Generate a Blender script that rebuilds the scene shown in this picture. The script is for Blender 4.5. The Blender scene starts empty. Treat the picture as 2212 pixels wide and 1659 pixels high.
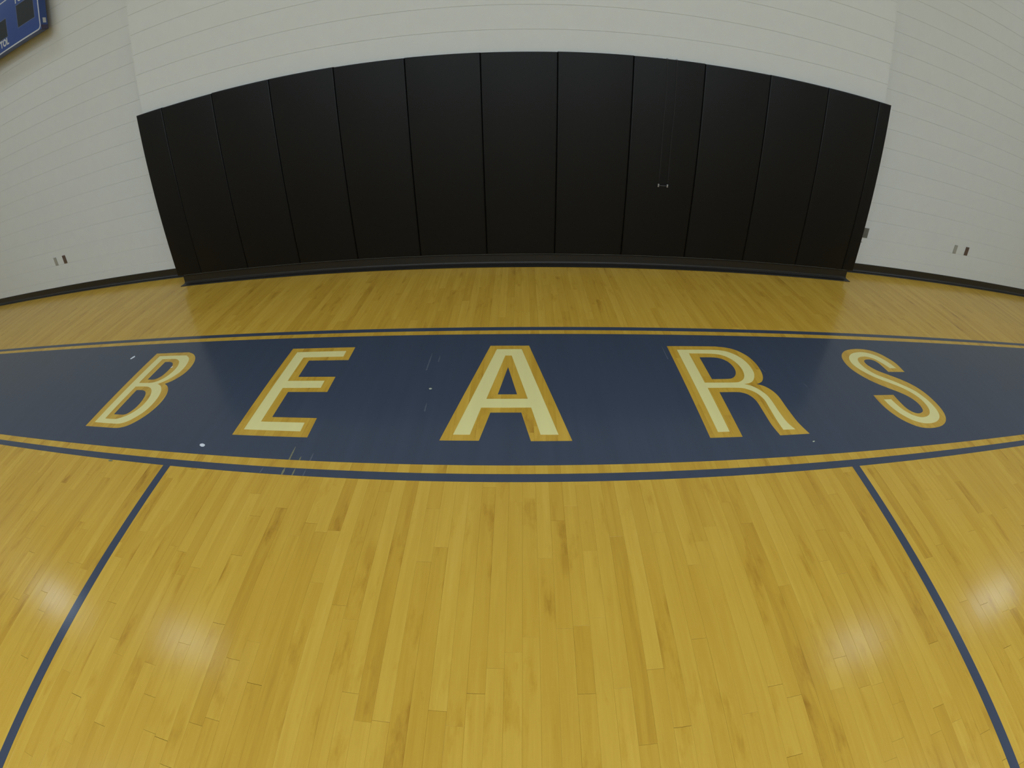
import bpy, bmesh, math, random
from mathutils import Matrix, Vector

# ------------------------------------------------------------------ camera
SC = bpy.context.scene
COL = SC.collection
cd = bpy.data.cameras.new('camera')
cd.type = 'PANO'                                   # wide action-camera lens (real barrel distortion)
cd.panorama_type = 'FISHEYE_LENS_POLYNOMIAL'
cd.fisheye_fov = math.radians(170)
cd.sensor_fit = 'HORIZONTAL'; cd.sensor_width = 36.0; cd.sensor_height = 27.0
cd.fisheye_polynomial_k0 = 0.0
cd.fisheye_polynomial_k1 = -0.06182422998921268
cd.fisheye_polynomial_k2 = -6.854066738432899e-06
cd.fisheye_polynomial_k3 = 1.3662473125565444e-05
cd.fisheye_polynomial_k4 = -1.8785751485124373e-07
cd.shift_x = -(1110.857 - 1106.0) / 2212
cd.shift_y = -(829.5 - 821.889) / 1659
cd.clip_start = 0.05
cam = bpy.data.objects.new('camera', cd); COL.objects.link(cam); SC.camera = cam
CAM_H = 1.4958
PITCH, YAW, ROLL = 0.60929, -0.020929, -0.015469
_f = Vector((math.sin(YAW)*math.cos(PITCH), math.cos(YAW)*math.cos(PITCH), -math.sin(PITCH)))
_r = Vector((math.cos(YAW), -math.sin(YAW), 0)); _u = _r.cross(_f)
_R = math.cos(ROLL)*_r + math.sin(ROLL)*_u
_U = -math.sin(ROLL)*_r + math.cos(ROLL)*_u
_m = Matrix((_R, _U, -_f)).transposed().to_4x4(); _m.translation = (0, 0, CAM_H)
cam.matrix_world = _m

# ------------------------------------------------------------------ world, exposure
world = bpy.data.worlds.new('world'); SC.world = world; world.use_nodes = True
world.node_tree.nodes['Background'].inputs[0].default_value = (0.5, 0.52, 0.5, 1)
world.node_tree.nodes['Background'].inputs[1].default_value = 0.0      # closed hall: all light is from its lamps
SC.view_settings.view_transform = 'Standard'
SC.view_settings.look = 'None'
SC.view_settings.gamma = 1.0
SC.view_settings.use_curve_mapping = False
SC.view_settings.exposure = 0.0
LAMP = 22.5                                        # radiance of the lamp diffusers
LAMP_COLOR = (0.81, 1.0, 1.21)
SC.cycles.max_bounces = 5; SC.cycles.diffuse_bounces = 4; SC.cycles.glossy_bounces = 2; SC.cycles.caustics_reflective = False; SC.cycles.use_light_tree = False

# ------------------------------------------------------------------ dimensions (metres)
D_WALL, D_BAY = 4.277, 3.996                       # recessed wall face, face of the projecting bay
BAY_L, BAY_R = -3.620, 3.420
PAD_T = 0.050
PAD_BOT, PAD_TOP = 0.118, 1.8466
SEAM0, SEAM = 0.2948, 0.6036
ROOM_X, ROOM_Y, CEIL = 11.8, -17.0, 6.6
Y_L1, Y_L2, Y_L3 = 1.3681, 1.4163, 1.4706          # end line and near edge of the banner
Y_L4, Y_L5, Y_L6 = 2.6831, 2.7357, 2.7813
BAN_L, BAN_R = -7.7, 7.5
random.seed(7)

# ------------------------------------------------------------------ helpers
def obj(name, me, mat=None, parent=None, loc=None):
    o = bpy.data.objects.new(name, me); COL.objects.link(o)
    if mat is not None:
        me.materials.clear(); me.materials.append(mat)
    if parent is not None: o.parent = parent
    if loc is not None: o.location = loc
    return o
def mesh(name, verts, faces, smooth=False):
    me = bpy.data.meshes.new(name); me.from_pydata(verts, [], faces); me.update()
    if smooth:
        for p in me.polygons: p.use_smooth = True
    return me
def bm_mesh(name, bm, smooth=False):
    bmesh.ops.recalc_face_normals(bm, faces=bm.faces[:])
    me = bpy.data.meshes.new(name); bm.to_mesh(me); bm.free()
    if smooth:
        for p in me.polygons: p.use_smooth = True
    return me
def add_box(bm, x0, x1, y0, y1, z0, z1, bevel=0.0, seg=1):
    r = bmesh.ops.create_cube(bm, size=1.0)
    for v in r['verts']:
        v.co.x = x0 if v.co.x < 0 else x1
        v.co.y = y0 if v.co.y < 0 else y1
        v.co.z = z0 if v.co.z < 0 else z1
    if bevel:
        es = {e for v in r['verts'] for e in v.link_edges}
        bmesh.ops.bevel(bm, geom=list(es), offset=bevel, segments=seg, affect='EDGES', profile=0.5)
def box_mesh(name, *a, **k):
    bm = bmesh.new(); add_box(bm, *a, **k); return bm_mesh(name, bm)
def empty(name, loc):
    o = bpy.data.objects.new(name, None); o.empty_display_size = 0.1; COL.objects.link(o); o.location = loc; return o
def tag(o, label, cat, group=None):
    o['label'] = label; o['category'] = cat
    if group: o['group'] = group
    return o
def structure(o, label=None):
    o['kind'] = 'structure'
    if label: o['label'] = label
    return o
def tube(name, pts, rad, n=8):
    verts, faces = [], []
    for i, p in enumerate(pts):
        p = Vector(p)
        a = Vector(pts[max(i-1, 0)]); b = Vector(pts[min(i+1, len(pts)-1)])
        t = (b - a).normalized(); s = t.cross(Vector((1, 0, 0)) if abs(t.x) < .8 else Vector((0, 1, 0))).normalized(); q = t.cross(s)
        for k in range(n):
            w = 2*math.pi*k/n; verts.append(p + rad*(math.cos(w)*s + math.sin(w)*q))
    for i in range(len(pts)-1):
        for k in range(n):
            faces.append((i*n+k, i*n+(k+1) % n, (i+1)*n+(k+1) % n, (i+1)*n+k))
    faces.append(tuple(range(n-1, -1, -1))); faces.append(tuple(range((len(pts)-1)*n, len(pts)*n)))
    return mesh(name, [tuple(v) for v in verts], faces, True)

# ------------------------------------------------------------------ materials
def new_mat(name):
    m = bpy.data.materials.new(name); m.use_nodes = True
    nt = m.node_tree; b = nt.nodes['Principled BSDF']
    return m, nt, b
def N(nt, t, **kw):
    n = nt.nodes.new(t)
    for k, v in kw.items(): setattr(n, k, v)
    return n
def lk(nt, a, b): nt.links.new(a, b)
def plain(name, col, rough=0.5, metal=0.0, noise=0.0, scale=40.0, bump=0.0, coat=0.0):
    m, nt, b = new_mat(name)
    b.inputs['Base Color'].default_value = (*col, 1); b.inputs['Roughness'].default_value = rough; b.inputs['Metallic'].default_value = metal
    b.inputs['Coat Weight'].default_value = coat; b.inputs['Coat Roughness'].default_value = 0.12
    if noise or bump:
        g = N(nt, 'ShaderNodeNewGeometry'); nz = N(nt, 'ShaderNodeTexNoise'); nz.inputs['Scale'].default_value = scale; nz.inputs['Detail'].default_value = 4
        lk(nt, g.outputs['Position'], nz.inputs['Vector'])
        if noise:
            mr = N(nt, 'ShaderNodeMapRange'); mr.inputs[3].default_value = 1-noise; mr.inputs[4].default_value = 1+noise
            lk(nt, nz.outputs['Fac'], mr.inputs[0])
            mx = N(nt, 'ShaderNodeVectorMath', operation='SCALE'); mx.inputs[0].default_value = col
            lk(nt, mr.outputs[0], mx.inputs['Scale']); lk(nt, mx.outputs[0], b.inputs['Base Color'])
        if bump:
            bp = N(nt, 'ShaderNodeBump'); bp.inputs['Strength'].default_value = bump; bp.inputs['Distance'].default_value = 0.002
            lk(nt, nz.outputs['Fac'], bp.inputs['Height']); lk(nt, bp.outputs[0], b.inputs['Normal'])
    return m

GLOSS = 0.17
def wood(name, attr=True):
    m, nt, b = new_mat(name)
    g = N(nt, 'ShaderNodeNewGeometry')
    tone = N(nt, 'ShaderNodeAttribute', attribute_name='tone'); seed = N(nt, 'ShaderNodeAttribute', attribute_name='seed')
    if attr:
        tone_o, seed_o = tone.outputs['Fac'], seed.outputs['Fac']
    else:                                          # far boards: a brick pattern stands in for the single strips
        br = N(nt, 'ShaderNodeTexBrick'); br.offset = 0.37; br.squash = 1.0
        mp0 = N(nt, 'ShaderNodeMapping'); mp0.inputs['Rotation'].default_value = (0, 0, math.pi/2)
        lk(nt, g.outputs['Position'], mp0.inputs['Vector']); lk(nt, mp0.outputs[0], br.inputs['Vector'])
        br.inputs['Color1'].default_value = (0.15, .15, .15, 1); br.inputs['Color2'].default_value = (.9, .9, .9, 1); br.inputs['Mortar'].default_value = (.3, .3, .3, 1)
        br.inputs['Scale'].default_value = 1.0; br.inputs['Brick Width'].default_value = 0.9; br.inputs['Row Height'].default_value = 0.05715; br.inputs['Mortar Size'].default_value = 0.0004
        tone_o = br.outputs['Color']; seed_o = br.outputs['Fac']
    comb = N(nt, 'ShaderNodeCombineXYZ'); ml = N(nt, 'ShaderNodeMath', operation='MULTIPLY'); ml.inputs[1].default_value = 37.0
    lk(nt, seed_o, ml.inputs[0]); lk(nt, ml.outputs[0], comb.inputs['Y']); lk(nt, ml.outputs[0], comb.inputs['Z'])
    ad = N(nt, 'ShaderNodeVectorMath', operation='ADD'); lk(nt, g.outputs['Position'], ad.inputs[0]); lk(nt, comb.outputs[0], ad.inputs[1])
    # long figure
    mp = N(nt, 'ShaderNodeMapping'); mp.inputs['Scale'].default_value = (38, 2.2, 38); lk(nt, ad.outputs[0], mp.inputs['Vector'])
    n1 = N(nt, 'ShaderNodeTexNoise'); n1.inputs['Scale'].default_value = 1.0; n1.inputs['Detail'].default_value = 3; n1.inputs['Distortion'].default_value = 0.6; lk(nt, mp.outputs[0], n1.inputs['Vector'])
    # fine pores
    mp2 = N(nt, 'ShaderNodeMapping'); mp2.inputs['Scale'].default_value = (330, 14, 330); lk(nt, ad.outputs[0], mp2.inputs['Vector'])
    n2 = N(nt, 'ShaderNodeTexNoise'); n2.inputs['Scale'].default_value = 1.0; n2.inputs['Detail'].default_value = 2; lk(nt, mp2.outputs[0], n2.inputs['Vector'])
    # mineral streaks and small knots
    mp3 = N(nt, 'ShaderNodeMapping'); mp3.inputs['Scale'].default_value = (11, 3.2, 11); lk(nt, ad.outputs[0], mp3.inputs['Vector'])
    n3 = N(nt, 'ShaderNodeTexNoise'); n3.inputs['Scale'].default_value = 1.0; n3.inputs['Detail'].default_value = 5; n3.inputs['Roughness'].default_value = .62; lk(nt, mp3.outputs[0], n3.inputs['Vector'])
    st = N(nt, 'ShaderNodeMapRange'); st.inputs[1].default_value = 0.57; st.inputs[2].default_value = 0.80; st.inputs[3].default_value = 0; st.inputs[4].default_value = 0.48; lk(nt, n3.outputs['Fac'], st.inputs[0])
    mp4 = N(nt, 'ShaderNodeMapping'); mp4.inputs['Scale'].default_value = (3.4, 1.25, 3.4); lk(nt, ad.outputs[0], mp4.inputs['Vector'])
    vo = N(nt, 'ShaderNodeTexVoronoi'); vo.inputs['Scale'].default_value = 1.0; lk(nt, mp4.outputs[0], vo.inputs['Vector'])
    kn = N(nt, 'ShaderNodeMapRange', interpolation_type='SMOOTHSTEP'); kn.inputs[1].default_value = 0.025; kn.inputs[2].default_value = 0.13; kn.inputs[3].default_value = 0.42; kn.inputs[4].default_value = 0.0; lk(nt, vo.outputs['Distance'], kn.inputs[0])
    kx = N(nt, 'ShaderNodeMath', operation='MULTIPLY'); lk(nt, kn.outputs[0], kx.inputs[0]); lk(nt, n3.outputs['Fac'], kx.inputs[1])
    # value = tone + figure
    a1 = N(nt, 'ShaderNodeMath', operation='MULTIPLY_ADD'); a1.inputs[1].default_value = 0.50; lk(nt, n1.outputs['Fac'], a1.inputs[0])
    t2 = N(nt, 'ShaderNodeMath', operation='MULTIPLY_ADD'); t2.inputs[1].default_value = 0.32; t2.inputs[2].default_value = 0.09; lk(nt, tone_o, t2.inputs[0]); lk(nt, t2.outputs[0], a1.inputs[2])
    a2 = N(nt, 'ShaderNodeMath', operation='MULTIPLY_ADD'); a2.inputs[1].default_value = 0.14; lk(nt, n2.outputs['Fac'], a2.inputs[0]); lk(nt, a1.outputs[0], a2.inputs[2])
    a3 = N(nt, 'ShaderNodeMath', operation='SUBTRACT'); lk(nt, a2.outputs[0], a3.inputs[0]); lk(nt, st.outputs[0], a3.inputs[1])
    cr = N(nt, 'ShaderNodeValToRGB'); e = cr.color_ramp.elements
    e[0].position = 0.0; e[0].color = (0.24, 0.105, 0.012, 1); e[1].position = 1.0; e[1].color = (0.66, 0.425, 0.074, 1)
    for p_, c_ in ((0.22, (0.41, 0.215, 0.022, 1)), (0.5, (0.54, 0.315, 0.036, 1)), (0.75, (0.61, 0.375, 0.052, 1))):
        k = e.new(p_); k.color = c_
    a4 = N(nt, 'ShaderNodeMath', operation='SUBTRACT'); lk(nt, a3.outputs[0], a4.inputs[0]); lk(nt, kx.outputs[0], a4.inputs[1]); lk(nt, a4.outputs[0], cr.inputs[0]); lk(nt, cr.outputs[0], b.inputs['Base Color'])
    b.inputs['Roughness'].default_value = 0.45; b.inputs['Specular IOR Level'].default_value = 0.08
    b.inputs['Coat Weight'].default_value = 0.65; b.inputs['Coat Roughness'].default_value = GLOSS; b.inputs['Coat IOR'].default_value = 1.38
    bp = N(nt, 'ShaderNodeBump'); bp.inputs['Strength'].default_value = 0.05; bp.inputs['Distance'].default_value = 0.002; lk(nt, n1.outputs['Fac'], bp.inputs['Height'])
    lk(nt, bp.outputs[0], b.inputs['Coat Normal']); lk(nt, bp.outputs[0], b.inputs['Normal'])
    return m
def floor_paint(name, col, var):
    m, nt, b = new_mat(name)
    g = N(nt, 'ShaderNodeNewGeometry')
    mp = N(nt, 'ShaderNodeMapping'); mp.inputs['Scale'].default_value = (17.5, 0.9, 1); lk(nt, g.outputs['Position'], mp.inputs['Vector'])
    n = N(nt, 'ShaderNodeTexNoise'); n.inputs['Scale'].default_value = 1; n.inputs['Detail'].default_value = 3; lk(nt, mp.outputs[0], n.inputs['Vector'])
    n2 = N(nt, 'ShaderNodeTexNoise'); n2.inputs['Scale'].default_value = 260; lk(nt, g.outputs['Position'], n2.inputs['Vector'])
    mr = N(nt, 'ShaderNodeMapRange'); mr.inputs[3].default_value = 1-var; mr.inputs[4].default_value = 1+var; lk(nt, n.outputs['Fac'], mr.inputs[0])
    sv = N(nt, 'ShaderNodeVectorMath', operation='SCALE'); sv.inputs[0].default_value = col; lk(nt, mr.outputs[0], sv.inputs['Scale']); lk(nt, sv.outputs[0], b.inputs['Base Color'])
    b.inputs['Roughness'].default_value = 0.5; b.inputs['Specular IOR Level'].default_value = 0.08
    b.inputs['Coat Weight'].default_value = 0.65; b.inputs['Coat Roughness'].default_value = GLOSS; b.inputs['Coat IOR'].default_value = 1.38
    # the strip joints telegraph faintly through the paint
    sx = N(nt, 'ShaderNodeSeparateXYZ'); lk(nt, g.outputs['Position'], sx.inputs[0])
    md = N(nt, 'ShaderNodeMath', operation='PINGPONG'); md.inputs[1].default_value = 0.05715/2; lk(nt, sx.outputs['X'], md.inputs[0])
    gp = N(nt, 'ShaderNodeMath', operation='LESS_THAN'); gp.inputs[1].default_value = 0.0006; lk(nt, md.outputs[0], gp.inputs[0])
    hh = N(nt, 'ShaderNodeMath', operation='MULTIPLY_ADD'); hh.inputs[1].default_value = -0.6; lk(nt, gp.outputs[0], hh.inputs[0]); lk(nt, n.outputs['Fac'], hh.inputs[2])
    bp = N(nt, 'ShaderNodeBump'); bp.inputs['Strength'].default_value = 0.06; bp.inputs['Distance'].default_value = 0.002; lk(nt, hh.outputs[0], bp.inputs['Height'])
    lk(nt, bp.outputs[0], b.inputs['Coat Normal'])
    return m
M_WOOD = wood('maple_strip'); M_WOOD_FAR = wood('maple_far', attr=False)
M_BLUE = floor_paint('blue_floor_paint', (0.046, 0.060, 0.094), 0.12)
M_CREAM = floor_paint('cream_floor_paint', (0.76, 0.68, 0.30), 0.05)
M_SCUFF = plain('worn_paint', (0.20, 0.19, 0.10), 0.4, noise=0.3, scale=300)
M_SCUFF2 = plain('faint_scuff', (0.075, 0.09, 0.125), 0.4, noise=0.3, scale=300)
M_BLOCK = plain('painted_block', (0.64, 0.655, 0.645), 0.55, noise=0.03, scale=9, bump=0.25)
M_MORTAR = plain('painted_mortar', (0.60, 0.615, 0.605), 0.6, noise=0.03, scale=30, bump=0.2)
M_PAINT = plain('painted_wall', (0.70, 0.70, 0.66), 0.6, noise=0.03, scale=8)
M_CEIL = plain('ceiling_deck', (0.78, 0.79, 0.77), 0.7, noise=0.05, scale=3)
M_VINYL = plain('black_vinyl', (0.0032, 0.0032, 0.0031), 0.5, noise=0.15, scale=30, bump=0.12)
M_VINYL.node_tree.nodes['Principled BSDF'].inputs['Specular IOR Level'].default_value = 0.24
M_BOARD = plain('pad_backing_board', (0.05, 0.035, 0.02), 0.8, noise=0.3, scale=60)
M_RUBBER = plain('black_rubber', (0.012, 0.010, 0.0075), 0.40, noise=0.15, scale=25)
M_BLUEMETAL = plain('blue_enamel', (0.024, 0.062, 0.25), 0.35, noise=0.05, scale=20)
M_TRIM = plain('white_trim', (0.52, 0.54, 0.55), 0.45, noise=0.04, scale=30)
M_SCREEN = plain('smoked_panel', (0.010, 0.015, 0.019), 0.6, noise=0.1, scale=50)
M_BEZEL = plain('pale_blue_print', (0.09, 0.12, 0.22), 0.45, noise=0.05, scale=30)
M_BROWN = plain('brown_plastic', (0.10, 0.063, 0.048), 0.4, noise=0.1, scale=80)
M_STEEL = plain('brushed_steel', (0.15, 0.148, 0.13), 0.5, metal=0.2, noise=0.08, scale=200)
M_GREYPL = plain('painted_plate', (0.33, 0.325, 0.28), 0.5, noise=0.06, scale=120)
M_DARK = plain('dark_slot', (0.02, 0.018, 0.015), 0.6, noise=0.1, scale=90)
M_CORD = plain('dark_cord', (0.034, 0.034, 0.036), 0.6, noise=0.2, scale=200)
M_CHROME = plain('bright_metal', (0.35, 0.35, 0.35), 0.3, metal=0.6, noise=0.1, scale=200)
M_PAPER = plain('white_paper', (0.72, 0.74, 0.78), 0.8, noise=0.05, scale=200)
M_CRUMB = plain('pale_crumb', (0.42, 0.44, 0.33), 0.8, noise=0.1, scale=200)
M_LINT = plain('grey_green_lint', (0.16, 0.17, 0.10), 0.9, noise=0.2, scale=200)
M_HOUSING = plain('white_lamp_housing', (0.7, 0.7, 0.68), 0.4, noise=0.03, scale=20)
m_, nt_, b_ = new_mat('lamp_diffuser'); M_LAMP = m_
b_.inputs['Base Color'].default_value = (.8, .8, .8, 1); b_.inputs['Emission Color'].default_value = (*LAMP_COLOR, 1); b_.inputs['Emission Strength'].default_value = LAMP
M_LAMP_OUTER = M_LAMP.copy(); M_LAMP_OUTER.name = 'outer_front_lamp_diffuser'; M_LAMP_OUTER.node_tree.nodes['Principled BSDF'].inputs['Emission Strength'].default_value = LAMP*0.54  # outer front lamps: output lowered to balance side walls and floor highlights
M_LAMP_DIM = M_LAMP.copy(); M_LAMP_DIM.name = 'dim_lamp_diffuser'; M_LAMP_DIM.node_tree.nodes['Principled BSDF'].inputs['Emission Strength'].default_value = LAMP*0.36

# ------------------------------------------------------------------ floor slab (strips are laid into its sunken field)
FX0, FX1, FY0, FY1 = -7.6, 7.6, -1.2, D_WALL + 0.02
bm = bmesh.new()
add_box(bm, -ROOM_X, ROOM_X, ROOM_Y, D_WALL + 0.3, -0.14, -0.0205)
add_box(bm, -ROOM_X, FX0, ROOM_Y, D_WALL + 0.3, -0.03, 0)
add_box(bm, FX1, ROOM_X, ROOM_Y, D_WALL + 0.3, -0.03, 0)
add_box(bm, FX0, FX1, ROOM_Y, FY0, -0.03, 0)
add_box(bm, FX0, FX1, FY1, D_WALL + 0.3, -0.03, 0)
floor = structure(obj('floor', bm_mesh('floor', bm), M_WOOD_FAR), 'honey-coloured maple strip gym floor')

# strips
SW = 0.05715
planks = []
i0, i1 = math.floor(FX0 / SW), math.ceil(FX1 / SW)
for i in range(i0, i1):
    xa, xb = max(FX0, i*SW), min(FX1, (i+1)*SW)
    if xb - xa < 0.005: continue
    y = FY0 - random.random()*0.9
    while y < FY1:
        ln = random.choice((0.25, 0.4, 0.55, 0.7, 0.85, 1.0, 1.2, 1.5)) * random.uniform(0.85, 1.15)
        ya, yb = max(y, FY0), min(y + ln, FY1)
        if yb - ya > 0.004: planks.append((xa, xb, ya, yb))
        y += ln
def plank_geo(p, ox=0.0, oy=0.0):
    xa, xb, ya, yb = p
    g, bv = 0.0001, 0.00045; ge = random.choice((.0001, .0001, .0003, .0006))
    xa, xb, ya, yb = xa+g-ox, xb-g-ox, ya+ge-oy, yb-ge-oy
    t = random.gauss(0, 0.00009); s = random.gauss(0, 0.00011)       # strips sit a hair uneven
    z = [t - s, t + s, t + s, t - s]
    c = [(xa, ya), (xb, ya), (xb, yb), (xa, yb)]
    ci = [(xa+bv, ya+bv), (xb-bv, ya+bv), (xb-bv, yb-bv), (xa+bv, yb-bv)]
    v = [(x, y, zz) for (x, y), zz in zip(ci, z)] + [(x, y, -0.00035) for x, y in c] + [(x, y, -0.0200) for x, y in c]
    f = [(0, 1, 2, 3)]
    for k in range(4):
        n = (k+1) % 4
        f.append((k, k+4, n+4, n)); f.append((k+4, k+8, n+8, n+4))
    return v, f
def put_attr(me, name, vals):
    a = me.attributes.new(name, 'FLOAT', 'POINT'); a.data.foreach_set('value', vals)
def plank_tone():
    r = random.random()
    return random.uniform(0.08, 0.28) if r < 0.08 else random.uniform(0.25, 0.85) if r < 0.85 else random.uniform(0.85, 1.0)
def shows(p):
    xa, xb, ya, yb = p; x = (xa+xb)/2
    lo = 0.24 - 0.135*x*x
    a, b = max(ya, lo), min(yb, Y_L1)                # bare wood in front of the painted end line
    if b - a < 0.02 or abs(x) > 2.6: return 0
    d2 = x*x + ((a+b)/2)**2 + CAM_H**2
    return (b-a)*(xb-xa)*CAM_H/d2**1.5
order = sorted(range(len(planks)), key=lambda k: -shows(planks[k]))
single = set(k for k in order[:300] if shows(planks[k]) > 0)
sv, sf, st_, ss_ = [], [], [], []
for k, p in enumerate(planks):
    tone, seed = plank_tone(), random.random()
    if k in single:
        v, f = plank_geo(p, p[0], p[2])
        me = mesh('plank', v, f); put_attr(me, 'tone', [tone]*len(v)); put_attr(me, 'seed', [seed]*len(v))
        obj('plank', me, M_WOOD, floor, (p[0], p[2], 0))
    else:
        v, f = plank_geo(p); o = len(sv)
        sv += v; sf += [tuple(q+o for q in t) for t in f]; st_ += [tone]*len(v); ss_ += [seed]*len(v)
me = mesh('far_planks', sv, sf); put_attr(me, 'tone', st_); put_attr(me, 'seed', ss_)
fp = obj('plank_field', me, M_WOOD, floor); fp['kind'] = 'stuff'; fp['label'] = 'the remaining narrow maple strips of the gym floor'

# ------------------------------------------------------------------ painted banner, lines and letters
def smooth(pts, corners, n=5):
    L = len(pts); out = []
    for i in range(L):
        p1, p2 = Vector(pts[i]), Vector(pts[(i+1) % L])
        c1, c2 = i in corners, (i+1) % L in corners
        out.append(tuple(p1))
        if c1 and c2: continue
        p0 = p1 if c1 else Vector(pts[i-1]); p3 = p2 if c2 else Vector(pts[(i+2) % L])
        for k in range(1, n):
            t = k/n
            q = 0.5*((2*p1) + (p2-p0)*t + (2*p0-5*p1+4*p2-p3)*t*t + (3*p1-p0-3*p2+p3)*t**3)
            out.append(tuple(q))
    return out
ALL = set(range(60))
B_out = smooth([(-2.862, 1.637), (-2.858, 2.529), (-2.544, 2.531), (-2.495, 2.524), (-2.443, 2.500), (-2.396, 2.457), (-2.364, 2.404), (-2.346, 2.343), (-2.343, 2.284), (-2.353, 2.232), (-2.376, 2.186), (-2.405, 2.148), (-2.446, 2.116),
    (-2.410, 2.096), (-2.374, 2.063), (-2.343, 2.012), (-2.326, 1.946), (-2.326, 1.879), (-2.342, 1.808), (-2.371, 1.748), (-2.409, 1.698), (-2.452, 1.662), (-2.502, 1.643), (-2.548, 1.637), (-2.642, 1.637)], {0, 1, 12})
B_cream = smooth([(-2.800, 1.681), (-2.792, 2.486), (-2.529, 2.486), (-2.488, 2.474), (-2.447, 2.442), (-2.420, 2.390), (-2.406, 2.329), (-2.407, 2.269), (-2.424, 2.217), (-2.455, 2.171), (-2.486, 2.139), (-2.519, 2.116),
    (-2.477, 2.097), (-2.441, 2.065), (-2.412, 2.020), (-2.393, 1.958), (-2.389, 1.886), (-2.402, 1.815), (-2.432, 1.760), (-2.472, 1.715), (-2.517, 1.688), (-2.567, 1.679), (-2.673, 1.679)], {0, 1, 11})
B_h1 = smooth([(-2.724, 2.441), (-2.601, 2.441), (-2.556, 2.430), (-2.516, 2.399), (-2.491, 2.353), (-2.481, 2.298), (-2.486, 2.244), (-2.505, 2.192), (-2.541, 2.151), (-2.600, 2.129), (-2.724, 2.128)], {0, 10})
B_h2 = smooth([(-2.722, 2.084), (-2.617, 2.085), (-2.570, 2.076), (-2.527, 2.049), (-2.494, 2.003), (-2.474, 1.947), (-2.470, 1.883), (-2.489, 1.820), (-2.528, 1.770), (-2.577, 1.738), (-2.624, 1.723), (-2.726, 1.723)], {0, 11})
B_i1 = smooth([(-2.662, 2.399), (-2.615, 2.399), (-2.579, 2.387), (-2.554, 2.362), (-2.544, 2.322), (-2.543, 2.270), (-2.551, 2.222), (-2.570, 2.190), (-2.603, 2.171), (-2.664, 2.170)], {0, 9})
B_i2 = smooth([(-2.674, 2.041), (-2.625, 2.042), (-2.586, 2.033), (-2.556, 2.012), (-2.533, 1.974), (-2.518, 1.914), (-2.518, 1.855), (-2.533, 1.808), (-2.555, 1.780), (-2.585, 1.771), (-2.675, 1.771)], {0, 10})
E_out = [(-1.576, 1.636), (-1.576, 2.534), (-1.107, 2.536), (-1.105, 2.376), (-1.387, 2.376), (-1.385, 2.190), (-1.129, 2.189), (-1.128, 2.032), (-1.388, 2.031), (-1.387, 1.796), (-1.105, 1.795), (-1.103, 1.637)]
E_cream = [(-1.521, 1.684), (-1.521, 2.486), (-1.157, 2.489), (-1.155, 2.420), (-1.444, 2.417), (-1.442, 2.146), (-1.187, 2.146), (-1.186, 2.074), (-1.444, 2.072), (-1.442, 1.754), (-1.164, 1.754), (-1.162, 1.683)]
A_out = [(-0.403, 1.636), (-0.201, 2.532), (0.045, 2.531), (0.241, 1.633), (0.041, 1.633), (-0.005, 1.852), (-0.165, 1.852), (-0.209, 1.636)]
A_i = [(-0.083, 2.281), (-0.028, 2.011), (-0.133, 2.011)]
A_cream = [(-0.340, 1.680), (-0.158, 2.488), (-0.002, 2.487), (0.177, 1.679), (0.089, 1.680), (0.047, 1.894), (-0.216, 1.894), (-0.257, 1.680)]
A_h = [(-0.103, 2.412), (-0.064, 2.412), (0.030, 1.970), (-0.193, 1.970)]
R_out = smooth([(0.949, 2.530), (1.217, 2.533), (1.315, 2.530), (1.396, 2.511), (1.453, 2.469), (1.492, 2.412), (1.511, 2.341), (1.515, 2.272), (1.507, 2.210), (1.490, 2.159), (1.460, 2.118), (1.418, 2.096),
    (1.463, 2.071), (1.496, 2.023), (1.511, 1.965), (1.513, 1.865), (1.522, 1.735), (1.550, 1.633), (1.356, 1.631), (1.342, 1.720), (1.341, 1.837), (1.339, 1.932), (1.316, 1.986), (1.283, 2.009), (1.243, 2.017), (1.135, 2.017), (1.129, 1.632), (0.945, 1.633)],
    {0, 11, 17, 18, 25, 26, 27})
R_cream = smooth([(1.006, 2.484), (1.225, 2.487), (1.303, 2.484), (1.360, 2.466), (1.405, 2.428), (1.435, 2.380), (1.452, 2.320), (1.455, 2.257), (1.445, 2.200), (1.415, 2.143), (1.378, 2.111), (1.329, 2.098),
    (1.374, 2.076), (1.409, 2.037), (1.435, 1.983), (1.442, 1.926), (1.443, 1.826), (1.451, 1.735), (1.474, 1.674), (1.397, 1.675), (1.393, 1.750), (1.396, 1.865), (1.397, 1.943), (1.374, 2.005), (1.332, 2.043), (1.271, 2.060), (1.075, 2.061), (1.070, 1.676), (1.003, 1.676)],
    {0, 11, 18, 19, 26, 27, 28})
R_h = smooth([(1.076, 2.441), (1.208, 2.441), (1.278, 2.433), (1.323, 2.409), (1.356, 2.369), (1.376, 2.314), (1.382, 2.257), (1.373, 2.201), (1.351, 2.155), (1.314, 2.124), (1.264, 2.113), (1.075, 2.113)], {0, 11})
R_i = smooth([(1.135, 2.393), (1.213, 2.394), (1.258, 2.388), (1.294, 2.369), (1.319, 2.336), (1.331, 2.287), (1.328, 2.238), (1.311, 2.196), (1.282, 2.165), (1.243, 2.152), (1.134, 2.150)], {0, 10})
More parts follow.
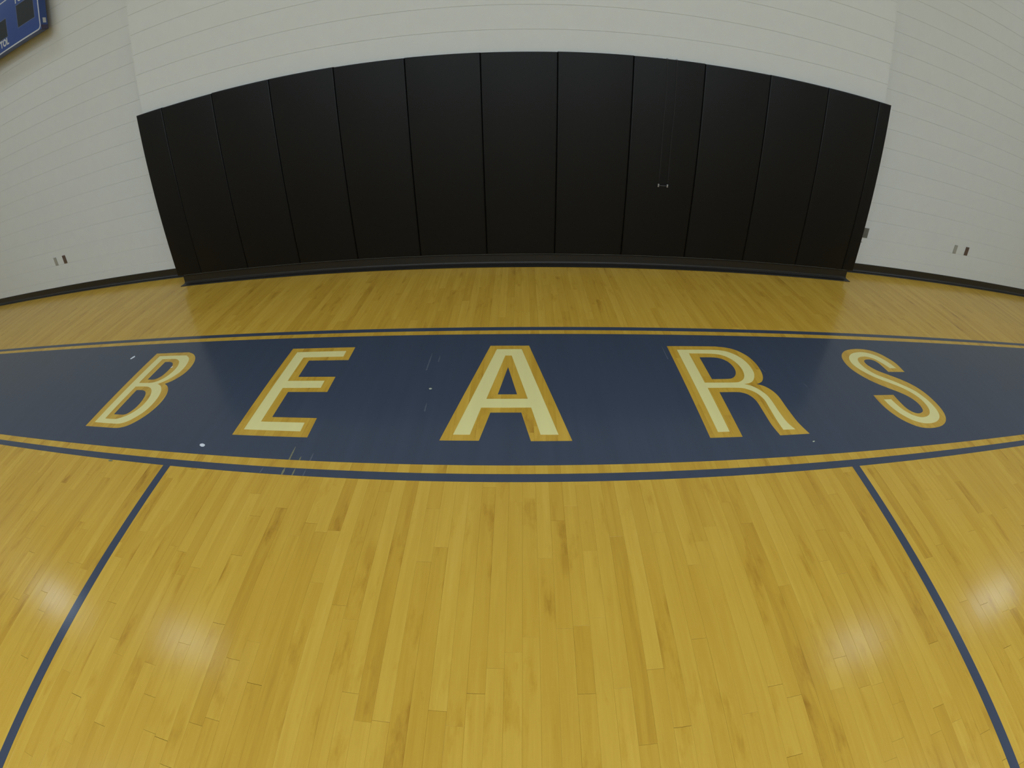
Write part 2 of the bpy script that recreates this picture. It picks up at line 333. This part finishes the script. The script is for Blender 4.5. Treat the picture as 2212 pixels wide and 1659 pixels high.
S_out = smooth([(2.790, 2.233), (2.790, 2.345), (2.757, 2.425), (2.702, 2.494), (2.626, 2.532), (2.513, 2.541), (2.404, 2.518), (2.333, 2.474), (2.287, 2.413), (2.268, 2.335), (2.277, 2.255), (2.317, 2.175), (2.377, 2.103), (2.454, 2.041), (2.532, 1.985), (2.585, 1.931), (2.610, 1.872), (2.608, 1.820), (2.588, 1.782), (2.540, 1.763), (2.493, 1.773), (2.461, 1.813), (2.449, 1.880), (2.448, 1.963),
    (2.260, 1.964), (2.260, 1.878), (2.279, 1.795), (2.321, 1.716), (2.382, 1.658), (2.445, 1.627), (2.530, 1.616), (2.628, 1.626), (2.707, 1.658), (2.763, 1.710), (2.795, 1.782), (2.802, 1.871), (2.787, 1.972), (2.745, 2.060), (2.674, 2.134), (2.583, 2.199), (2.512, 2.252), (2.474, 2.309), (2.469, 2.358), (2.492, 2.386), (2.543, 2.394), (2.584, 2.376), (2.605, 2.329), (2.615, 2.233)],
    {0, 23, 24, 47})
S_cream = smooth([(2.737, 2.282), (2.717, 2.355), (2.679, 2.423), (2.633, 2.466), (2.569, 2.491), (2.505, 2.493), (2.426, 2.472), (2.365, 2.426), (2.334, 2.365), (2.337, 2.296), (2.373, 2.228), (2.433, 2.162), (2.518, 2.100), (2.597, 2.041), (2.648, 1.979), (2.676, 1.916), (2.680, 1.850), (2.664, 1.793), (2.628, 1.751), (2.574, 1.727), (2.514, 1.724), (2.457, 1.751), (2.416, 1.801), (2.396, 1.863), (2.388, 1.916),
    (2.319, 1.916), (2.329, 1.842), (2.357, 1.770), (2.408, 1.710), (2.467, 1.675), (2.540, 1.661), (2.623, 1.671), (2.690, 1.706), (2.730, 1.760), (2.744, 1.834), (2.734, 1.920), (2.696, 2.004), (2.627, 2.074), (2.548, 2.138), (2.468, 2.196), (2.421, 2.265), (2.409, 2.345), (2.430, 2.398), (2.475, 2.427), (2.543, 2.433), (2.603, 2.402), (2.644, 2.342), (2.671, 2.281)],
    {0, 24, 25, 47})
def filled(name, loops, z, thick, mat, parent):
    cu = bpy.data.curves.new(name, 'CURVE'); cu.dimensions = '2D'; cu.fill_mode = 'BOTH'; cu.extrude = thick/2
    for lp in loops:
        sp = cu.splines.new('POLY'); sp.points.add(len(lp)-1); sp.use_cyclic_u = True
        for q, (x, y) in zip(sp.points, lp): q.co = (x, y, 0, 1)
    t = bpy.data.objects.new(name, cu); COL.objects.link(t)
    dg = bpy.context.evaluated_depsgraph_get(); me = bpy.data.meshes.new_from_object(t.evaluated_get(dg))
    bpy.data.objects.remove(t); bpy.data.curves.remove(cu)
    me.name = name; me.transform(Matrix.Translation((0, 0, z - thick/2)))
    return obj(name, me, mat, parent)
def rect(x0, x1, y0, y1): return [(x0, y0), (x1, y0), (x1, y1), (x0, y1)]
PZ = 0.0007
banner = filled('painted_banner', [rect(BAN_L, BAN_R, Y_L3, Y_L4), B_out, B_i1, B_i2, E_out, A_out, A_i, R_out, R_i, S_out], PZ, 0.0012, M_BLUE, floor)
banner['label'] = 'dark blue painted banner with five large letters on the maple floor'
for ch, loops in (('B', [B_cream, B_h1, B_h2]), ('E', [E_cream]), ('A', [A_cream, A_h]), ('R', [R_cream, R_h]), ('S', [S_cream])):
    l = filled('letter', loops, PZ, 0.0012, M_CREAM, banner); l['label'] = 'cream painted letter %s outlined in bare wood' % ch
s_ = filled('border_stripe', [rect(BAN_L-.05, BAN_R+.05, Y_L5, Y_L6)], PZ, 0.0012, M_BLUE, floor); s_['label'] = 'thin blue painted stripe on the wall side of the banner'
s_ = filled('end_line', [rect(BAN_L-.05, BAN_R+.05, Y_L1, Y_L2)], PZ, 0.0012, M_BLUE, floor); s_['label'] = 'thin blue painted end line on the near side of the banner'
s_ = filled('lane_line', [rect(-1.902, -1.8514, -4.4, Y_L1-0.0002)], PZ, 0.0012, M_BLUE, floor); s_['label'] = 'blue lane line running toward the viewer on the left'
s_ = filled('lane_line', [rect(1.6833, 1.7325, -4.4, Y_L1-0.0002)], PZ, 0.0012, M_BLUE, floor); s_['label'] = 'blue lane line running toward the viewer on the right'
s_ = filled('free_throw_line', [rect(-1.902, 1.7325, -4.45, -4.4002)], PZ, 0.0012, M_BLUE, floor)

# worn streaks along the grain
def streak(a, b, w, mat):
    (xa, ya), (xb, yb) = a, b; pts_l, pts_r = [], []
    n = 9
    for i in range(n+1):
        t = i/n; ww = w*(0.25 + 0.75*min(1, t*2.2))*random.uniform(.7, 1.1)/2
        x = xa+(xb-xa)*t; y = ya+(yb-ya)*t
        pts_l.append((x-ww, y)); pts_r.append((x+ww, y))
    filled('scuff_mark', [pts_l + pts_r[::-1]], PZ+0.0001, 0.0008, mat, floor)
streak((-1.1416, 1.566), (-1.1400, Y_L3), 0.0085, M_SCUFF); streak((-1.1400, Y_L2), (-1.1396, Y_L1), 0.012, M_SCUFF)
streak((-1.0828, 1.497), (-1.0827, Y_L3), 0.007, M_SCUFF); streak((-1.0827, Y_L2), (-1.0827, Y_L1), 0.008, M_SCUFF)
streak((-1.0243, 1.525), (-1.0244, Y_L3), 0.008, M_SCUFF2); streak((-1.0244, Y_L2), (-1.0245, Y_L1), 0.007, M_SCUFF2)
streak((-1.262, 1.412), (-1.265, 1.372), 0.007, M_SCUFF2)
streak((-0.5648, 2.4464), (-0.5698, 2.2516), 0.009, M_SCUFF2); streak((-0.510, 2.4177), (-0.5104, 2.3427), 0.006, M_SCUFF2)
streak((-0.5136, 1.9361), (-0.5135, 1.8604), 0.008, M_SCUFF2)
streak((0.9126, 2.5274), (0.9138, 2.3691), 0.006, M_SCUFF2); streak((1.5223, 2.2882), (1.5372, 2.2245), 0.004, M_SCUFF2); streak((1.7615, 2.101), (1.7713, 2.0612), 0.005, M_SCUFF2)

# ------------------------------------------------------------------ block walls: every course is a piece of its own
CH, JT, RECESS = 0.2032, 0.0048, 0.0022
def block_wall(name, x0, x1, yf, depth, label):
    bk = obj(name, box_mesh(name, x0+.0, x1-.0, yf+RECESS, yf+depth, 0, CEIL), M_MORTAR); structure(bk, label)
    n = int(CEIL/CH)
    me = box_mesh('block_course', x0-(.0), x1+(.0), yf, yf+RECESS+.003, JT/2, CH-JT/2, bevel=0.0012, seg=1)
    for k in range(n):
        obj('block_course', me, M_BLOCK, bk, (0, 0, k*CH))
    return bk
w_l = block_wall('wall_front_left', -ROOM_X, BAY_L, D_WALL, 0.3, 'painted off-white block wall left of the padded bay')
w_r = block_wall('wall_front_right', BAY_R, ROOM_X, D_WALL, 0.3, 'painted off-white block wall right of the padded bay')
w_c = block_wall('wall_front_center', BAY_L, BAY_R, D_BAY, 0.58, 'painted off-white block bay standing proud behind the black pads')
structure(obj('wall_left', box_mesh('wall_left', -ROOM_X-.2, -ROOM_X, ROOM_Y, D_WALL+.3, 0, CEIL), M_PAINT))
structure(obj('wall_right', box_mesh('wall_right', ROOM_X, ROOM_X+.2, ROOM_Y, D_WALL+.3, 0, CEIL), M_PAINT))
structure(obj('wall_back', box_mesh('wall_back', -ROOM_X-.2, ROOM_X+.2, ROOM_Y-.2, ROOM_Y, 0, CEIL), M_PAINT))
structure(obj('ceiling', box_mesh('ceiling', -ROOM_X-.2, ROOM_X+.2, ROOM_Y-.2, D_WALL+.3, CEIL, CEIL+.15), M_CEIL))

# ------------------------------------------------------------------ rubber cove base
PROF = [(0.0, 0.0), (0.050, 0.0), (0.051, 0.003), (0.047, 0.007), (0.034, 0.010), (0.019, 0.014), (0.011, 0.022), (0.0085, 0.034), (0.008, 0.098), (0.006, 0.1016), (0.0, 0.1016)]
def cove(name, path, scale=1.0):
    # path: list of (x, y, nx, ny) with outward mitre directions
    v, f = [], []; n = len(PROF)
    for (x, y, nx, ny) in path:
        for d, z in PROF: v.append((x+nx*d*scale, y+ny*d*scale, z))
    for i in range(len(path)-1):
        for k in range(n-1):
            f.append((i*n+k, (i+1)*n+k, (i+1)*n+k+1, i*n+k+1))
    f.append(tuple(range(n-1, -1, -1))); f.append(tuple(range((len(path)-1)*n, len(path)*n)))
    bm = bmesh.new(); me = mesh(name, v, f); bm.from_mesh(me); return bm_mesh(name, bm)
structure(obj('baseboard_left', cove('baseboard_left', [(-ROOM_X, D_WALL, 0, -1), (BAY_L-.036, D_WALL, 0, -1)]), M_RUBBER), 'black rubber cove base along the wall left of the pads')
structure(obj('baseboard_right', cove('baseboard_right', [(BAY_R+.036, D_WALL, 0, -1), (ROOM_X, D_WALL, 0, -1)]), M_RUBBER), 'black rubber cove base along the wall right of the pads')
structure(obj('baseboard_center', cove('baseboard_center', [(BAY_L, D_WALL, -.7, 0), (BAY_L, D_BAY, -.7, -1.4), (BAY_R, D_BAY, .7, -1.4), (BAY_R, D_WALL, .7, 0)]), M_RUBBER), 'black rubber cove base under the padded bay')

# ------------------------------------------------------------------ wall pads
def pad_mesh(name, w, h, t, r=0.013, seg=3):
    # cushion with soft edges and a faintly bulged face; local x 0..w, y -t..0, z 0..h
    bm = bmesh.new(); g = 0.0006
    r_ = bmesh.ops.create_cube(bm, size=1.0)
    for v in r_['verts']:
        v.co = Vector((g if v.co.x < 0 else w-g, -t if v.co.y < 0 else -0.012, 0 if v.co.z < 0 else h))
    es = [e for e in bm.edges if all(abs(v.co.y + t) < 1e-6 for v in e.verts)]
    bmesh.ops.bevel(bm, geom=es, offset=r, segments=seg, affect='EDGES', profile=0.5)
    return bm_mesh(name, bm, smooth=True)
xs = [BAY_L - PAD_T] + [SEAM0 + k*SEAM for k in range(-6, 6)] + [BAY_R + PAD_T]
words = ['second', 'third', 'fourth', 'fifth', 'sixth', 'seventh', 'eighth', 'ninth', 'tenth', 'eleventh', 'twelfth']
jit = [0.0, -0.003, 0.001, 0.002, -0.001, 0.001, 0.0, 0.003, 0.001, -0.002, 0.0, 0.001, 0.0]
for i in range(len(xs)-1):
    xa, xb = xs[i], xs[i+1]; w = xb-xa; h = PAD_TOP-PAD_BOT+jit[i]
    t = empty('wall_pad', (xa, D_BAY - 0.0005, PAD_BOT))
    if i == 0: lab = 'narrow black vinyl wall pad at the far left end of the row'
    elif i == len(xs)-2: lab = 'narrow black vinyl wall pad at the far right end of the row'
    elif i == 8: lab = 'black vinyl wall pad behind the hanging pull cord, ninth from the left end'
    else: lab = 'wide black vinyl wall pad, %s from the left end of the row' % words[i-1]
    tag(t, lab, 'wall pad', 'black wall pads on the bay')
    me = pad_mesh('cushion', w, h, PAD_T); c = obj('cushion', me, M_VINYL, t)
    for p in me.polygons: p.use_smooth = True
    try:
        me.set_sharp_from_angle(angle=math.radians(50))
    except Exception: pass
    inset = 0.06 if i in (0, len(xs)-2) else 0.004
    x0_ = 0.06 if i == 0 else 0.004; x1_ = w-0.06 if i == len(xs)-2 else w-0.004
    obj('backing_board', box_mesh('backing_board', x0_, x1_, -0.012, 0, 0.004, h-0.004), M_BOARD, t)
for side, x in (('left', BAY_L), ('right', BAY_R)):
    s = -1 if side == 'left' else 1
    t = empty('wall_pad', (x + s*0.0005, D_BAY, PAD_BOT))
    tag(t, 'narrow black vinyl wall pad wrapping the %s flank of the bay' % side, 'wall pad', 'black wall pads on the flanks')
    xx = sorted((s*0.012, s*(PAD_T-0.0008)))
    obj('cushion', box_mesh('cushion', xx[0], xx[1], 0.001, D_WALL-D_BAY-0.004, 0, PAD_TOP-PAD_BOT, bevel=0.008, seg=2), M_VINYL, t)
    xx = sorted((0.0, s*0.012))
    obj('backing_board', box_mesh('backing_board', xx[0], xx[1], 0.004, D_WALL-D_BAY-0.008, 0.004, PAD_TOP-PAD_BOT-0.004), M_BOARD, t)

# ------------------------------------------------------------------ pull cord with small handle on the pads
FY = D_BAY - PAD_T
t = empty('pull_cord', (1.215, FY-0.004, 0.777))
tag(t, 'thin double pull cord with a small metal handle hanging over a black pad', 'cord')
for x, ph in ((1.176, .3), (1.256, 1.4)):
    pts = [(x-1.215 + 0.0025*math.sin(ph+k*.5), 0.0 if k < 20 else 0.006, 0.012 + k*(PAD_TOP-0.777)/20.) for k in range(20)]
    pts += [(x-1.215, -0.001, PAD_TOP-0.777+0.003), (x-1.215, 0.02, PAD_TOP-0.777+0.0065), (x-1.215, 0.05, PAD_TOP-0.777+0.0065)]
    obj('cord', tube('cord', pts, 0.0016, 6), M_CORD, t)
obj('handle_bar', tube('handle_bar', [(-.040, -0.004, 0), (-.02, -0.004, -.003), (.02, -0.004, -.003), (.040, -0.004, 0)], 0.0045, 8), M_CORD, t)
for x in (-.039, .041):
    obj('end_cap', tube('end_cap', [(x, -0.004, -0.014), (x, -0.004, -0.011), (x, -0.004, 0.006), (x, -0.004, 0.012)], 0.0075, 10), M_CHROME, t)

# ------------------------------------------------------------------ scoreboard
SB_R, SB_Z, SB_D, SB_G = -5.033, 3.209, 0.20, 0.095
t = empty('scoreboard', (SB_R, D_WALL, SB_Z))
tag(t, 'blue wall-mounted scoreboard with white border high on the left wall', 'scoreboard')
W_, H_ = 2.44, 1.22
obj('case', box_mesh('case', -W_, 0, -SB_D, -SB_G, 0, H_, bevel=0.006, seg=2), M_BLUEMETAL, t)
def rounded(x0, x1, z0, z1, r, n=6):
    out = []
    for cx, cz, a0 in ((x1-r, z0+r, -90), (x1-r, z1-r, 0), (x0+r, z1-r, 90), (x0+r, z0+r, 180)):
        for k in range(n+1):
            a = math.radians(a0 + 90*k/n); out.append((cx+r*math.cos(a), cz+r*math.sin(a)))
    return out
def plate(name, loops, mat, parent, y, thick=0.0016):
    o = filled(name, loops, 0, thick, mat, parent)
    o.data.transform(Matrix.Rotation(math.pi/2, 4, 'X')); o.data.transform(Matrix.Translation((0, y, 0)))
    return o
FR = -SB_D
plate('border_trim', [rounded(-W_+.006, -.006, .006, H_-.006, .055), rounded(-W_+.022, -.022, .022, H_-.022, .042)], M_TRIM, t, FR-.0002)
plate('divider_trim', [rect(-W_+.022, -.022, .592, .606)], M_TRIM, t, FR-.0002)
def digit_panel(x0, x1, z0, z1):
    p = plate('digit_panel', [rect(x0, x1, z0, z1)], M_SCREEN, t, FR-.0002, .002)
    plate('bezel', [rect(x0-.008, x1+.008, z0-.008, z1+.008), rect(x0, x1, z0, z1)], M_BEZEL, p, FR-.0002)
digit_panel(-.428, -.100, .182, .445)
digit_panel(-.86, -.662, .165, .385)
digit_panel(-1.78, -1.58, .165, .385); digit_panel(-2.34, -2.012, .182, .445)
digit_panel(-1.60, -.84, .70, 1.08); digit_panel(-2.34, -1.80, .70, 1.08); digit_panel(-.64, -.10, .70, 1.08)
def lettering(s, x, z, size, sx=1.0):
    cu = bpy.data.curves.new('lettering', 'FONT'); cu.body = s; cu.size = size; cu.extrude = 0.0006; cu.offset = 0.004; cu.align_x = 'LEFT'
    to = bpy.data.objects.new('lettering', cu); COL.objects.link(to)
    dg = bpy.context.evaluated_depsgraph_get(); me = bpy.data.meshes.new_from_object(to.evaluated_get(dg))
    bpy.data.objects.remove(to)
    me.transform(Matrix.Diagonal((sx, 1, 1, 1))); me.transform(Matrix.Rotation(math.pi/2, 4, 'X')); me.transform(Matrix.Translation((x, FR-.0012, z)))
    o = obj('lettering', me, M_TRIM, t); o['label'] = 'white lettering ' + s
lettering('TOL', -.842, .070, .115, .86)
lettering('FOUL', -.440, .480, .115, .98)
for bx in (-.3, -W_+.3):
    for bz in (.15, H_-.2):
        obj('mounting_bracket', box_mesh('mounting_bracket', bx-.03, bx+.03, -SB_G-.002, -.0003, bz, bz+.05), M_HOUSING, t)
# sticker on the right-hand side of the case
bm = bmesh.new(); add_box(bm, 0, .0012, -.165, -.118, .075, .135); obj('side_sticker', bm_mesh('side_sticker', bm), M_TRIM, t)
bm = bmesh.new(); add_box(bm, -.02, .0022, -.198, -.097, .0, .052); obj('corner_cap', bm_mesh('corner_cap', bm), plain('plum_plastic', (0.045, 0.035, 0.085), 0.5, noise=.05), t)

# ------------------------------------------------------------------ electrical plates
def outlet(x, zc, mat, label, slots=True, w=0.070, h=0.112):
    t = empty('wall_outlet', (x, D_WALL, zc - h/2)); tag(t, label, 'wall outlet', 'outlet plates on the block wall')
    obj('cover_plate', box_mesh('cover_plate', -w/2, w/2, -0.0065, -0.0005, 0, h, bevel=0.002, seg=2), mat, t)
    if slots:
        for z in (h*.29, h*.71):
            rc = obj('receptacle', box_mesh('receptacle', -.0165, .0165, -0.0085, -0.0064, z-.014, z+.014, bevel=.0008), mat, t)
            for dx in (-.0065, .0065):
                obj('slot', box_mesh('slot', dx-.0012, dx+.0012, -0.0089, -0.0084, z-.004, z+.006), M_DARK, rc)
        obj('screw', tube('screw', [(0, -.0064, h/2), (0, -.0078, h/2)], .0028, 8), M_STEEL, t)
    else:
        for z in (h*.16, h*.84):
            obj('screw', tube('screw', [(0, -.0064, z), (0, -.0078, z)], .0028, 8), M_STEEL, t)
outlet(-5.943, 0.468, M_BROWN, 'dark brown outlet plate on the wall left of the pads')
outlet(-6.160, 0.466, M_GREYPL, 'pale painted-over plate beside the brown outlet on the left wall', False, .062)
outlet(5.622, 0.468, M_BROWN, 'dark brown outlet plate on the wall right of the pads')
outlet(5.380, 0.463, M_GREYPL, 'pale painted-over plate beside the brown outlet on the right wall', False, .062)
outlet(3.785, 0.466, M_STEEL, 'grey steel outlet plate on the wall close to the right end of the pads')
# small chip in the paint below the steel plate
c = obj('paint_chip', box_mesh('paint_chip', 3.735, 3.768, D_WALL-0.0006, D_WALL+.0002, 0.352, 0.358), M_DARK, w_r)

# ------------------------------------------------------------------ litter on the floor
def scrap(name, x, y, rx, ry, ang, mat, label, cat, lift=0.0012, n=9):
    v = [(0, 0, 0.003)]; f = []
    for k in range(n):
        a = 2*math.pi*k/n; q = random.uniform(.75, 1.15); px, py = rx*q*math.cos(a), ry*q*math.sin(a)
        v.append((px*math.cos(ang)-py*math.sin(ang), px*math.sin(ang)+py*math.cos(ang), random.uniform(0.0, 0.002)))
    for k in range(n): f.append((0, 1+k, 1+(k+1) % n))
    m0 = len(v); v += [(a, b, c-.0005) for a, b, c in v]
    f += [(m0, m0+1+(k+1) % n, m0+1+k) for k in range(n)]
    f += [(1+k, m0+1+k, m0+1+(k+1) % n, 1+(k+1) % n) for k in range(n)]
    return tag(obj(name, mesh(name, v, f), mat, None, (x, y, lift)), label, cat, 'litter on the gym floor')
scrap('paper_scrap', -3.100, 2.481, .026, .015, 1.2, M_PAPER, 'white torn paper scrap on the blue banner above the letter B', 'paper scrap')
scrap('paper_scrap', -1.727, 1.539, .020, .012, -.2, M_PAPER, 'small white paper scrap on the blue banner left below the letter E', 'paper scrap')
scrap('paper_scrap', -2.534, 2.325, .010, .006, .8, M_PAPER, 'tiny white paper scrap inside the upper loop of the letter B', 'paper scrap')
scrap('crumb', -0.514, 2.064, .009, .008, .3, M_CRUMB, 'tiny pale crumb on the blue banner left of the letter A', 'crumb')
scrap('crumb', 1.539, 1.570, .009, .005, .3, M_CRUMB, 'tiny pale crumb on the blue banner below the letter R', 'crumb')
scrap('lint', -2.336, 1.357, .018, .008, .1, M_LINT, 'small grey-green tuft of lint at the near edge of the end line', 'lint')

# ------------------------------------------------------------------ ceiling lamps (high above the frame)
LY = [2.4, -1.0, -4.4, -7.8, -11.2, -14.6]
lamp_spots = [(x, y) for y in LY for x in (-10.2, -6.06, 6.06, 10.2) if y > 0 or abs(x) < 9] + [(x, y) for y in LY[1:] for x in (-2.0, 2.0)] + [(x, y-1.7) for y in LY[1:4] for x in (-2.0, 2.0)]  # last list: extra centre lamps added to brighten the middle of the wall
LX, LS, LZ = 1.16, 0.58, 6.0
me_lens = mesh('diffuser', [(-LX/2, -LS/2, 0), (-LX/2, LS/2, 0), (LX/2, LS/2, 0), (LX/2, -LS/2, 0)], [(0, 1, 2, 3)])
me_lens_outer = me_lens.copy(); me_lens_dim = me_lens.copy()
bm = bmesh.new()
for a in ((-LX/2-.02, -LX/2, -LS/2-.02, LS/2+.02), (LX/2, LX/2+.02, -LS/2-.02, LS/2+.02), (-LX/2, LX/2, -LS/2-.02, -LS/2), (-LX/2, LX/2, LS/2, LS/2+.02)):
    add_box(bm, *a, -.02, .11)
add_box(bm, -LX/2, LX/2, -LS/2, LS/2, .10, .11); me_house = bm_mesh('housing', bm)
me_rod = tube('hanger_rod', [(0, 0, .11), (0, 0, CEIL-LZ)], .008, 8)
for x, y in lamp_spots:
    t = empty('ceiling_lamp', (x, y, LZ)); tag(t, 'unseen long white high bay lamp hanging from the gym ceiling', 'lamp', 'ceiling lamps above the court')
    obj('diffuser', me_lens if y < 2 else me_lens_outer if abs(x) > 9 else me_lens_dim, M_LAMP if y < 2 else M_LAMP_OUTER if abs(x) > 9 else M_LAMP_DIM, t); obj('housing', me_house, M_HOUSING, t); obj('hanger_rod', me_rod, M_HOUSING, t)
